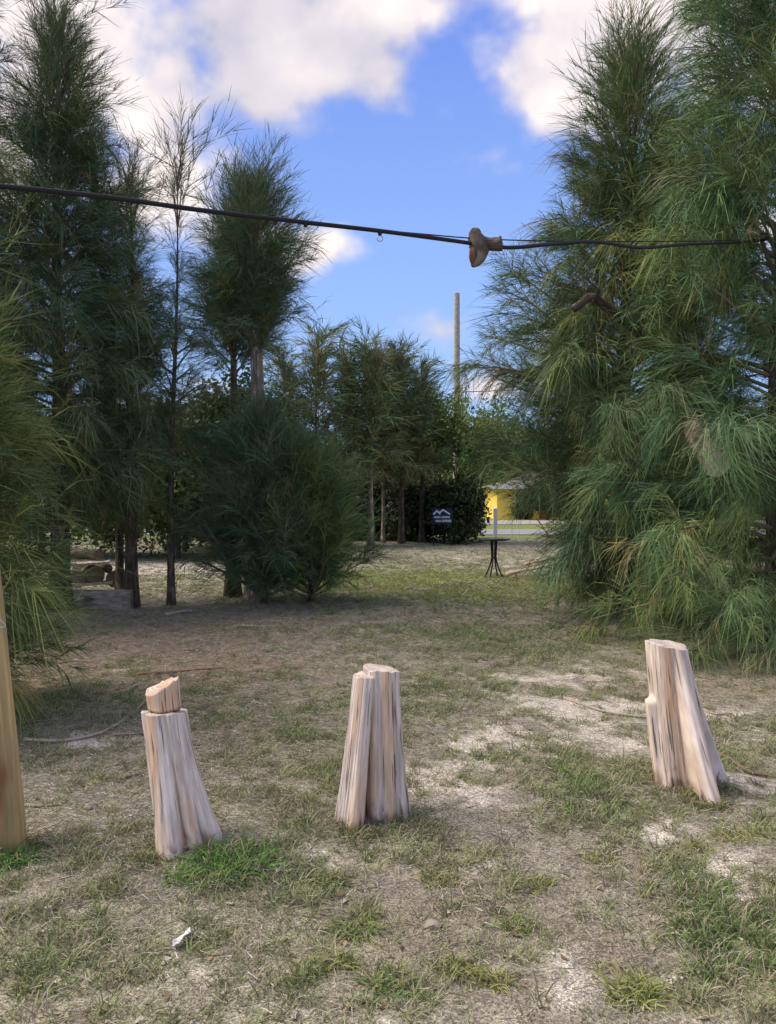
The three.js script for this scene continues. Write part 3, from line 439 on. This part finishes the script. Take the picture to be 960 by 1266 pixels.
// ------------------------------------------------------------------ bistro table and things by the lawn
{
  const b = P((611 - CX) / F * 15.4, 15.4), t = thing('bistro_table', 'small round black bistro table standing on the far lawn', 'table', b);
  M.black = std('black_steel', { color: new THREE.Color().setRGB(.02, .021, .025), roughness: .5, metalness: .3 });
  M.glass = std('grey_table_glass', { color: new THREE.Color().setRGB(.34, .35, .37), roughness: .15, clearcoat: 1, clearcoatRoughness: .03, specularIntensity: 1 });
  mesh('table_top', new THREE.CylinderGeometry(.305, .305, .012, 40).translate(0, .784, 0), M.glass, t);
  mesh('rim', new THREE.TorusGeometry(.305, .02, 8, 44).rotateX(Math.PI / 2).translate(0, .772, 0), M.black, t);
  for (let k = 0; k < 4; k++) { const a = k * Math.PI / 2 + .55, c = Math.cos(a), s = Math.sin(a), p = curvePts([[.06, .765], [.055, .62], [.045, .42], [.06, .32], [.12, .16], [.2, 0]].map(([r, y]) => V(c * r, y, s * r)), 20); mesh('leg', tubePath(p, p.map(() => .016), 7), M.black, t); }
  mesh('ring_brace', new THREE.TorusGeometry(.055, .008, 6, 20).rotateX(Math.PI / 2).translate(0, .4, 0), M.black, t);
  M.dead = std('bleached_dead_wood', { map: woodTex, color: new THREE.Color().setRGB(.8, .75, .7) });
  // bleached fallen branches
  const heap = [[[632, 710], [650, 706], [672, 702], [700, 694], .028, 'grey fallen branch with a dark broken end beside the bistro table'], [[655, 698], [672, 694], [690, 690], [712, 686], .022, 'bleached fallen branch under the right-hand casuarina, by the table'], [[637, 706], [643, 709], [647, 714], [648, 722], .018, 'bent bleached branch curving down to the grass beside the table'], [[660, 704], [668, 709], [675, 716], [676, 722], .014, 'short bleached twig forking off the fallen branches'], [[668, 698], [684, 701], [700, 704], [716, 706], .018, 'low bleached branch at the foot of the tall casuarina']];
  heap.forEach(([a, b2, c, d, r, label], i) => { const ps = [a, b2, c, d].map(([x, y], j) => { x -= 6; const dd = 14.6 + i * .12, q = at(x, y, dd); q.y = Math.max(q.y, groundY(q.x, q.z) + r); return q; }); const t2 = thing('dead_branch', label, 'branch', ps[0], 'bleached branches by the table'); const pp = curvePts(ps.map((q) => q.clone().sub(ps[0])), 10); mesh('wood', tubePath(pp, pp.map((_, j) => 1.6 * r * (1 - j * .04)), 7, true, .2, i + 1), M.dead, t2); });
}
{ // white post, utility pole with its line, yard sign
  M.whitePaint = std('white_paint', { color: new THREE.Color().setRGB(.68, .67, .65), roughness: .6 });
  const t = thing('white_post', 'short white square post in the gap before the road', 'post', P((612.5 - CX) / F * 30.5, 30.5));
  mesh('shaft', slabGeo(-.075, .075, -.075, .075, -.1, 1.22), M.whitePaint, t); mesh('cap', new THREE.ConeGeometry(.12, .08, 4).rotateY(Math.PI / 4).translate(0, 1.262, 0), M.whitePaint, t);
  M.pole = std('grey_pole', { map: M.concrete.map, color: new THREE.Color().setRGB(.72, .69, .62), roughness: .9 });
  const up = thing('utility_pole', 'tall bare grey utility pole rising behind the broadleaf tree', 'pole', P((565 - CX) / F * 33, 33));
  mesh('shaft', tubePath([V(0, -.2, 0), V(0, 5, 0), V(0, 10.35, 0)], [.17, .145, .115], 16, true, .02), M.pole, up);
  const wl = [at(565, 485, 33), at(640, 482, 30), at(760, 476, 26)]; const w = tag(mesh('utility_line', tubePath(curvePts(wl, 16), new Array(17).fill(.018), 5), M.cable), 'thin service line running from the utility pole to the right', 'cable');
  // yard sign: dark board with a pale roof emblem and two lines too small to read
  const s = thing('yard_sign', 'dark blue yard sign with a white roof emblem under the broadleaf tree', 'sign', P((547 - CX) / F * 26.4, 26.4));
  const c = document.createElement('canvas'); c.width = 64; c.height = 48; const x = c.getContext('2d'); x.scale(.25, .25); x.fillStyle = '#1a2233'; x.fillRect(0, 0, 256, 192); x.strokeStyle = '#b9c3d2'; x.lineWidth = 20; x.beginPath(); x.moveTo(18, 74); x.lineTo(62, 26); x.lineTo(104, 70); x.moveTo(84, 58); x.lineTo(140, 16); x.lineTo(226, 72); x.stroke(); x.fillStyle = '#c0c8d4';
  for (const [x0, y0, w0, h0] of [[24, 94, 84, 26], [120, 94, 104, 26], [42, 142, 70, 26], [122, 138, 118, 32]]) { x.fillRect(x0, y0, w0, h0); } x.fillStyle = '#1a2233'; for (let i = 0; i < 16; i++) x.fillRect(30 + i * 14, 90, 4, 82);
  const tex = new THREE.CanvasTexture(c); tex.colorSpace = THREE.SRGBColorSpace;
  M.sign = std('sign_print', { map: tex, roughness: .5 }); M.signBack = std('sign_board', { color: new THREE.Color().setRGB(.012, .016, .03), roughness: .6 });
  mesh('board', slabGeo(-.36, .36, -.015, .015, .74, 1.28), M.signBack, s); const pr = new THREE.PlaneGeometry(.70, .52); pr.translate(0, 1.01, .019); mesh('print', pr, M.sign, s);
  for (const k of [-.3, .3]) mesh('leg', slabGeo(k - .015, k + .015, -.012, .012, -.1, .72), M.black, s);
}
{ // yellow house across the road
  const t = thing('house', 'low yellow house with a pale roof across the road', 'house', V(9.3, 0, -66));
  M.yellow = std('yellow_stucco', { map: dataTex(128, 128, (u, v) => { const k = .98 + .14 * (fbm(u * 12, v * 12, 4) - .5); return [.98 * k, .84 * k, .42 * k]; }), roughness: .95 });
  M.roof = std('pale_roof', { color: new THREE.Color().setRGB(.17, .16, .155) }); M.pane = std('window_glass', { color: new THREE.Color().setRGB(.05, .06, .07), roughness: .1, specularIntensity: 1 });
  const wallUv = slabGeo(0, 15, -9, 0, -.2, 2.75); mesh('wall', wallUv, M.yellow, t);
  const rp = [-.7, 2.76, .7, 15.7, 2.76, .7, 15.7, 2.76, -9.7, -.7, 2.76, -9.7, 3.8, 4.1, -4.5, 11.2, 4.1, -4.5]; const rf = mesh('roof', geoFrom(rp, [0, 1, 5, 0, 5, 4, 1, 2, 5, 2, 3, 4, 2, 4, 5, 3, 0, 4, 0, 3, 2, 0, 2, 1]).toNonIndexed(), M.roof, t); rf.geometry.computeVertexNormals();
  mesh('fascia', slabGeo(-.72, 15.72, .66, .74, 2.55, 2.79), M.whitePaint, rf);
  for (const x of [1.55, 6.2, 10.5]) { const w = mesh('window', slabGeo(x, x + 1.1, .003, .06, .95, 2.15), M.whitePaint, t); for (const [a, b2] of [[.07, .53], [.57, 1.03]]) mesh('pane', slabGeo(x + a, x + b2, .062, .068, 1.02, 2.08), M.pane, w); }
  const dr = mesh('door', slabGeo(3.6, 4.55, .003, .05, .02, 2.1), std('red_brown_door', { color: new THREE.Color().setRGB(.28, .10, .06) }), t); mesh('handle', slabGeo(4.36, 4.46, .051, .1, 1.0, 1.04), M.wire, dr);
  broadleaf({ name: 'shrub', label: 'small shrub against the yellow house wall', category: 'shrub', base: V(11.2, 0, -64.4), R: .04, crownY: .5, rx: .7, ry: .5, n: 110, seed: 121, green: [.07, .10, .03] });
  broadleaf({ name: 'shrub', label: 'tall dark shrub in front of the yellow house wall', category: 'shrub', base: V(12.9, 0, -62.6), R: .05, crownY: 1.6, rx: 1.9, ry: 1.7, n: 380, seed: 122, green: [.05, .08, .028] });
}
{ // concrete kerb and the log pile behind it
  const kb = P(-4.0, 10.75); const kg = new THREE.BoxGeometry(1.6, .37, .2, 40, 9, 6); { const p = kg.attributes.position; for (let i = 0; i < p.count; i++) { const x = p.getX(i), y = p.getY(i), z = p.getZ(i), e = smooth(.1, .185, y) * smooth(.05, .1, Math.abs(z)) * .03 * (.4 + 1.2 * fbm(x * 9 + 3, z * 30, 3)), b = .012 * (fbm(x * 14, y * 14 + z * 9, 3) - .5); p.setXYZ(i, x + b, y - e + b, z * (1 - e * 2) + b); } kg.computeVertexNormals(); kg.translate(-.35, .085, 0); }
  const k = tag(mesh('concrete_kerb', kg, std('weathered_concrete', { map: dataTex(256, 128, (u, v) => { const q = fbm(u * 18, v * 9, 5), w = smooth(.5, .66, fbm(u * 6 + 4, v * 5, 4)), g = .52 + .35 * (q - .5) - .14 * w; return [g, g * .97, g * .91]; }) })), 'grey concrete kerb block in front of the log pile', 'kerb'); k.position.copy(kb);
  function log(px, py, d, r, len, dir, label, pale) { const c = at(px, py, d), t = thing('cut_log', label, 'log', c, 'logs piled behind the kerb'), dd = V(...dir).normalize(); const p = [dd.clone().multiplyScalar(-len), dd.clone().multiplyScalar(-len * .5), V(0, 0, 0)]; mesh('bark', tubePath(p, [r, r * .97, r], 16, true, .1, Math.round(px)), pale ? M.drift : M.bark, t); const e = new THREE.CircleGeometry(r * .97, 20); e.applyMatrix4(frameOf(dd)); e.translate(dd.x * .004, dd.y * .004, dd.z * .004); mesh('cut_end', e, M.endDark ?? (M.endDark = std('weathered_log_end', { map: endTex, color: new THREE.Color().setRGB(.45, .4, .36) })), t); }
  log(123, 686, 12.0, .085, .65, [.85, 0, .5], 'short pale log lying on top of the pile', 1);
  log(118, 711, 11.9, .15, .8, [.6, 0, .8], 'thick log in the middle of the pile behind the kerb');
  log(134, 703, 12.1, .07, .6, [.5, 0, .85], 'thin dark log wedged beside the thick one');
  log(142, 716, 12.0, .13, .6, [.2, 0, 1], 'dark round log at the right end of the pile');
  log(96, 716, 11.9, .13, .6, [.1, 0, 1], 'dark round log at the left end of the pile');
  for (const [px, py, label] of [[100, 697, 'flat grey board laid across the log pile under the top log'], [104, 722, 'flat board at the bottom of the log pile']]) { const b = tag(mesh('flat_board', slabGeo(-.42, .42, -.12, .12, -.016, .016), M.dead), label, 'board'); b.position.copy(at(px, py, 11.85)); b.rotation.set(.05, .25, .04); }
}

// ------------------------------------------------------------------ fallen twigs, chips and litter
{
  const twigs = [ // pixels on the ground, radius, label
    [[[30, 916], [80, 916], [128, 905], [170, 880], [180, 868]], .014, 'long pale fallen branch left of the half-sawn stump', 1], [[[140, 908], [160, 907], [176, 906]], .011, 'short pale stick against the left stump', 1], [[[140, 962], [160, 957], [182, 954]], .011, 'dark stick behind the half-sawn stump', 0], [[[30, 996], [55, 996], [72, 994]], .009, 'thin pale stick near the timber post', 1],
    [[[36, 1042], [52, 1040], [66, 1046], [74, 1058]], .013, 'dark curved root at the foot of the timber post', 0], [[[266, 855], [280, 857], [292, 861]], .014, 'dark short stick behind the half-sawn stump on bare soil', 0], [[[312, 866], [335, 871]], .010, 'thin twig on the soil behind the stumps', 1], [[[700, 866], [742, 880], [780, 888], [800, 889]], .013, 'pale stick running to the left foot of the buttressed stump', 1],
    [[[884, 930], [905, 940], [925, 953], [950, 958]], .017, 'bent dark branch lying right of the buttressed stump', 0], [[[868, 876], [885, 882], [905, 880]], .011, 'pale twig behind the buttressed stump', 1], [[[560, 882], [610, 886], [660, 884]], .006, 'long thin twig behind the cleft stump', 0], [[[500, 962], [512, 972], [520, 979]], .010, 'short dark stick right of the cleft stump', 0],
    [[[170, 836], [215, 832], [280, 826]], .016, 'reddish fallen stick in the bare soil behind the left stump', 2], [[[300, 775], [306, 776], [316, 776]], .02, 'white wood scrap at the edge of the dark bush', 1], [[[205, 761], [232, 757], [238, 757]], .03, 'pale plank scrap at the foot of the slim casuarina', 1], [[[150, 858], [163, 852], [174, 845]], .017, 'pale split wood sliver lying behind the left stump', 1],
    [[[160, 848], [168, 843]], .008, 'small pale splinter beside the split sliver', 1], [[[238, 803], [250, 800]], .014, 'white scrap of wood on the leaf litter', 1], [[[930, 893], [950, 895]], .010, 'thin pale twig at the right edge under the weeping casuarina', 1], [[[570, 745], [600, 744]], .014, 'pale twig across the far lawn', 1], [[[690, 742], [730, 745]], .014, 'pale twig at the edge of the tall casuarina', 1],
    [[[230, 1000], [250, 1003]], .005, 'tiny twig right of the half-sawn stump', 0], [[[780, 975], [800, 985]], .006, 'tiny twig left of the long front root', 0], [[[690, 955], [712, 948]], .005, 'tiny twig by the yellowish tuft', 0]];
  const mm = [M.twig, std('pale_stick', { map: woodTex, color: new THREE.Color().setRGB(.62, .6, .58) }), std('reddish_stick', { color: new THREE.Color().setRGB(.26, .15, .10) })];
  twigs.forEach(([ps, r, label, m], i) => { const q = ps.map(([x, y]) => { const p = G(x, y); p.y += r * .8; return p; }); const o = q[0].clone(), pts = curvePts(q.map((p) => p.sub(o)), 12); const t = mesh('fallen_stick', tubePath(pts, pts.map((_, j) => r * (1 - .045 * j)), 7, true, .3, i + 3), mm[m]); t.position.copy(o); tag(t, label, 'stick', 'sticks on the ground'); });
  // pebbles and a paper scrap
  const rnd = rngOf(77), M_stone = std('pale_stone', { color: new THREE.Color().setRGB(.27, .235, .2) });
  for (const [px, py, r, label] of [[113, 996, .028, 'rounded stone between the post and the left stump'], [535, 1141, .028, 'pale stone on bare soil before the cleft stump'], [292, 972, .02, 'small pale stone right of the left stump'], [880, 985, .03, 'grey stone under the buttressed stump'], [60, 1122, .02, 'small pale stone in the trampled grass']]) { const g = new THREE.IcosahedronGeometry(r, 2), p = g.attributes.position; for (let i = 0; i < p.count; i++) { const k = .62 + .8 * fbm(p.getX(i) * 55 + px, p.getY(i) * 40 + p.getZ(i) * 30, 2); p.setXYZ(i, p.getX(i) * k * 1.2, p.getY(i) * k * .7, p.getZ(i) * k); } g.computeVertexNormals(); const m = tag(mesh('stone', g, M_stone), label, 'stone', 'stones'); const c = G(px, py); m.position.copy(c).add(V(0, r * .08, 0)); m.rotation.y = rnd() * 6; }
  const sc = G(226, 1163), ps = []; const ix = []; for (let i = 0; i <= 4; i++) for (let j = 0; j <= 3; j++) ps.push((i - 2) * .018 + (rnd() - .5) * .008, .012 + .02 * rnd() + (j === 3 ? .018 : 0), (j - 1.5) * .014 + (rnd() - .5) * .006 - (i - 2) * .012); for (let i = 0; i < 4; i++) for (let j = 0; j < 3; j++) { const a = i * 4 + j; ix.push(a, a + 1, a + 4, a + 1, a + 5, a + 4); }
  const pm = tag(mesh('paper_scrap', geoFrom(ps, ix), std('white_paper', { color: new THREE.Color().setRGB(.72, .72, .74) })), 'crumpled white scrap of paper on the trampled grass', 'litter'); pm.position.copy(sc); pm.rotation.y = .5;
}

// ------------------------------------------------------------------ grass and dry litter
function tuft({ n, len, w, spread, droop, seed, seg = 3, R = .02 }) { const rnd = rngOf(seed), pos = [], idx = []; for (let k = 0; k < n; k++) { const a = rnd() * 6.283, q = spread * (0.25 + rnd()), d = V(Math.cos(a) * q, 1, Math.sin(a) * q).normalize(), r = R * Math.sqrt(rnd()), b = rnd() * 6.283; needleRibbon(pos, idx, V(Math.cos(b) * r, -.008, Math.sin(b) * r), d, len * (0.5 + .7 * rnd()), w * (.7 + .6 * rnd()), droop * (0.4 + rnd()), seg, rnd); } return geoFrom(pos, idx); }
const T = { low: tuft({ n: 13, len: .055, w: .0042, spread: 1.7, droop: .45, seed: 1, R: .035 }), mid: tuft({ n: 16, len: .1, w: .005, spread: .95, droop: .5, seed: 2, R: .03 }), tall: tuft({ n: 20, len: .15, w: .0055, spread: .9, droop: .6, seed: 3, R: .04 }), far: tuft({ n: 14, len: .1, w: .011, spread: 1.3, droop: .45, seed: 4, R: .09, seg: 2 }) };
{
  const rnd = rngOf(301), L = { low: [[], []], mid: [[], []], far: [[], []] };
  const sow = (count, d0, d1, kindOf, keep) => { for (let k = 0; k < count; k++) {
    const d = d0 * Math.pow(d1 / d0, Math.sqrt(rnd())), hw = d * 0.58 + 0.5, x = (rnd() * 2 - 1) * hw, z = -d;
    const m = masks(x, z); const p = keep(m, d); if (rnd() > p) continue; const kind = kindOf(m, d);
    const mat = M4().makeRotationY(rnd() * 6.283), s = 0.65 + .75 * rnd(); mat.scale(V(s, s * (.7 + .6 * rnd()), s)); mat.setPosition(x, groundY(x, z), z);
    const parched = clamp(1 - m.lawn * 1.1 + (rnd() - .5) * .9), b = .75 + .55 * rnd(), dry = rnd() < .22 ? 1 : 0;
    let c = [lerp(.15, .29, parched), lerp(.235, .305, parched), lerp(.075, .16, parched)]; if (m.strip > .25) c = c.map((v, i) => lerp(v, [.26, .31, .10][i], clamp(m.strip))); if (dry) c = [.34, .305, .22]; L[kind][0].push(mat); L[kind][1].push(c.map((v) => v * b));  // tufts on the lawn strip get the sunlit tone as colour
  } };
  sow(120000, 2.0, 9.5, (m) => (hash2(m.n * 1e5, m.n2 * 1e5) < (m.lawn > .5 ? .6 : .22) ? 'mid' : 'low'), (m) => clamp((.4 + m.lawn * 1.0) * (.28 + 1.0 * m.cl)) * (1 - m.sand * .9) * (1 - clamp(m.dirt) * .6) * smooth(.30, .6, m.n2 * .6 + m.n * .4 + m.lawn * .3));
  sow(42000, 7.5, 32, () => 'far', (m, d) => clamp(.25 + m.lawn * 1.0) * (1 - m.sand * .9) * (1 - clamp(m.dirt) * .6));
  for (const [px, py, R0] of [[229, 1046, .15], [457, 1014, .16], [846, 968, .17], [868, 992, .08], [8, 1046, .1]]) { const b = G(px, py); for (let k = 0; k < 90; k++) { const a = rnd() * 6.283, r = R0 * (.85 + .9 * rnd() * rnd()), x = b.x + Math.cos(a) * r, z = b.z + Math.sin(a) * r, kind = rnd() < .45 ? 'mid' : 'low', mat = M4().makeRotationY(rnd() * 6.283), s = .6 + .6 * rnd(); mat.scale(V(s, s, s)); mat.setPosition(x, groundY(x, z), z); const parched = rnd(), q = .75 + .5 * rnd(); L[kind][0].push(mat); L[kind][1].push([lerp(.15, .31, parched) * q, lerp(.21, .27, parched) * q, lerp(.07, .16, parched) * q]); } }
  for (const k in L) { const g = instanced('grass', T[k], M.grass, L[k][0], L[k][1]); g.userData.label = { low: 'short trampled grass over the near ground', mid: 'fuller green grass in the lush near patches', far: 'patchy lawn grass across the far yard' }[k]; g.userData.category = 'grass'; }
  // dry strands and leaf bits
  const strand = (() => { const r = rngOf(8), pos = [], idx = []; for (let k = 0; k < 5; k++) { const a = r() * 6.283; needleRibbon(pos, idx, V((r() - .5) * .1, .004 + .012 * r(), (r() - .5) * .1), V(Math.cos(a), .1 * r(), Math.sin(a)), .022 + .045 * r(), .0024, .08, 2, r); } return geoFrom(pos, idx); })();
  const mats = [], cols = []; for (let k = 0; k < 26000; k++) { const d = 2 * Math.pow(14 / 2, Math.sqrt(rnd())), x = (rnd() * 2 - 1) * (d * .58 + .5), z = -d, m = masks(x, z); if (rnd() > (1 - m.sand * .7)) continue; const q = M4().makeRotationY(rnd() * 6.283), s = .7 + rnd() * .9 + d * .04; q.scale(V(s, s, s)); q.setPosition(x, groundY(x, z) + .001, z); mats.push(q); const t = rnd(), b = .7 + .6 * rnd(); cols.push((t < .55 ? [.31, .295, .22] : t < .8 ? [.22, .185, .145] : [.38, .37, .32]).map((v) => v * b)); }
  const li = instanced('dry_litter', strand, M.litter, mats, cols); li.userData.label = 'dry needles and chopped grass strewn over the ground'; li.userData.category = 'litter';
  const chip = geoFrom([-.02, .004, -.008, .022, .009, -.006, .018, .005, .010, -.016, .012, .009], [0, 1, 2, 0, 2, 3]), cm = [], cc = [];
  for (let k = 0; k < 2600; k++) { const left = rnd() < .7, d = 2.2 * Math.pow(5, rnd()), x = left ? -4.2 + 3.8 * rnd() : (rnd() * 2 - 1) * (d * .58), z = left ? -(4.5 + 6 * rnd()) : -d; const q = M4().makeRotationFromEuler(new THREE.Euler((rnd() - .5) * .5, rnd() * 6.283, (rnd() - .5) * .5)), s = .22 + rnd() * rnd() * 1.0; q.scale(V(s, s, s)); q.setPosition(x, groundY(x, z) + .003, z); cm.push(q); const t = rnd(); cc.push(t < .2 ? [.42, .37, .30] : t < .75 ? [.17, .115, .075] : [.30, .22, .15]); }
  const ch = instanced('wood_chips', chip, M.litter, cm, cc); ch.userData.label = 'small wood chips and dead leaf flakes on the soil'; ch.userData.category = 'litter';
}
{ // grass clumps that stand out
  const clumps = [ // px, py, half width in px, blades, length, colour, label
    [292, 1068, 55, 260, .17, [.10, .20, .035], 'bright green tall grass clump at the foot of the half-sawn stump'], [235, 1085, 34, 120, .12, [.13, .21, .045], 'smaller bright clump left of the tall green one by the half-sawn stump'], [14, 1062, 30, 150, .16, [.09, .17, .035], 'tall green grass clump at the foot of the timber post'], [712, 958, 34, 170, .11, [.21, .22, .06], 'wide yellow green clump between the cleft and buttressed stumps'],
    [785, 1222, 36, 190, .11, [.24, .24, .065], 'dense yellowing clump next to the bare purple soil patch'], [905, 1036, 30, 110, .085, [.25, .235, .075], 'yellow clump between two sand patches before the buttressed stump'], [808, 958, 26, 90, .07, [.20, .20, .06], 'small clump at the left foot of the buttressed stump'], [706, 1003, 22, 90, .09, [.16, .22, .05], 'small clump just before the wide yellow green clump'], [660, 1093, 24, 90, .095, [.24, .23, .07], 'pale clump on worn soil beyond the stone, toward the lush patch'], [545, 1084, 26, 90, .09, [.22, .21, .065], 'clump on worn ground straight before the cleft stump'], [440, 1146, 34, 130, .10, [.19, .21, .06], 'wide olive clump between the paper scrap and the pale stone'], [480, 1216, 34, 120, .10, [.15, .17, .05], 'darker olive clump near the wide olive one, on worn ground'], [640, 1142, 26, 100, .09, [.17, .20, .055], 'green clump at the rim of the lush patch, beside purple soil'], [570, 1196, 28, 110, .09, [.22, .22, .06], 'yellow clump left of the white sand bordering the purple soil'], [610, 1210, 24, 80, .09, [.25, .23, .07], 'pale yellow clump touching the white sand by the purple soil'], [740, 1062, 26, 90, .08, [.22, .21, .065], 'clump at the left tip of the elongated sand patch'], [405, 1086, 24, 90, .09, [.19, .20, .06], 'clump between the tall green grass and the cleft stump'], [500, 1012, 20, 70, .08, [.20, .21, .06], 'small clump at the right toe of the cleft stump'], [425, 1190, 20, 70, .09, [.24, .22, .07], 'thin yellow clump behind the wide olive clump'], [130, 1098, 34, 100, .08, [.20, .21, .065], 'loose olive clump between the timber post and the half-sawn stump'], [385, 1200, 22, 80, .1, [.2, .21, .06], 'thin clump beside the wide olive one, on the paper scrap side'], [865, 1050, 18, 60, .08, [.24, .23, .07], 'tiny yellow clump amid the two sand patches'], [50, 1215, 40, 120, .08, [.16, .18, .055], 'broad low olive clump in trampled grass before the timber post'], [945, 1035, 20, 70, .08, [.23, .22, .07], 'small clump bordering the sand right of the buttressed stump']];
  clumps.forEach(([px, py, hw, n, len, c, label], i) => {
    const b = G(px, py), rnd = rngOf(400 + i), R = hw * -b.z / F, pos = [], idx = [], col = []; let last = 0;
    for (let k = 0; k < n * 1.5; k++) { const a = rnd() * 6.283, q = .35 + .9 * rnd(), r = R * Math.sqrt(rnd()) * .85, an = rnd() * 6.283, x = Math.cos(an) * r, z = Math.sin(an) * r * .8; needleRibbon(pos, idx, V(x, groundY(b.x + x, b.z + z) - b.y - .006, z), V(Math.cos(a) * q + x / R * .5, 1, Math.sin(a) * q + z / R * .5).normalize(), len * (.5 + .85 * rnd()), .006 * (.7 + .6 * rnd()), .35 + .5 * rnd(), 3, rnd); const y = rnd(), d = rnd() < .15 ? 1 : 0, bb = .75 + .5 * rnd(); const cc = d ? [.34, .29, .17] : [c[0] * 1.12 * (.82 + .36 * y), c[1] * 1.32, c[2] * 1.45]; for (; last < pos.length / 3; last++) col.push(...cc.map((v) => v * bb)); }
    const m = mesh('grass_clump', geoFrom(pos, idx, null, col), M.blade ?? (M.blade = std('clump_blades', { vertexColors: true, roughness: .8, transmission: .25, thickness: 0, specularIntensity: .25 }))); m.position.copy(b);
    tag(m, label, 'grass clump', 'grass clumps on the worn ground');
  });
}
renderer.render(scene, camera);
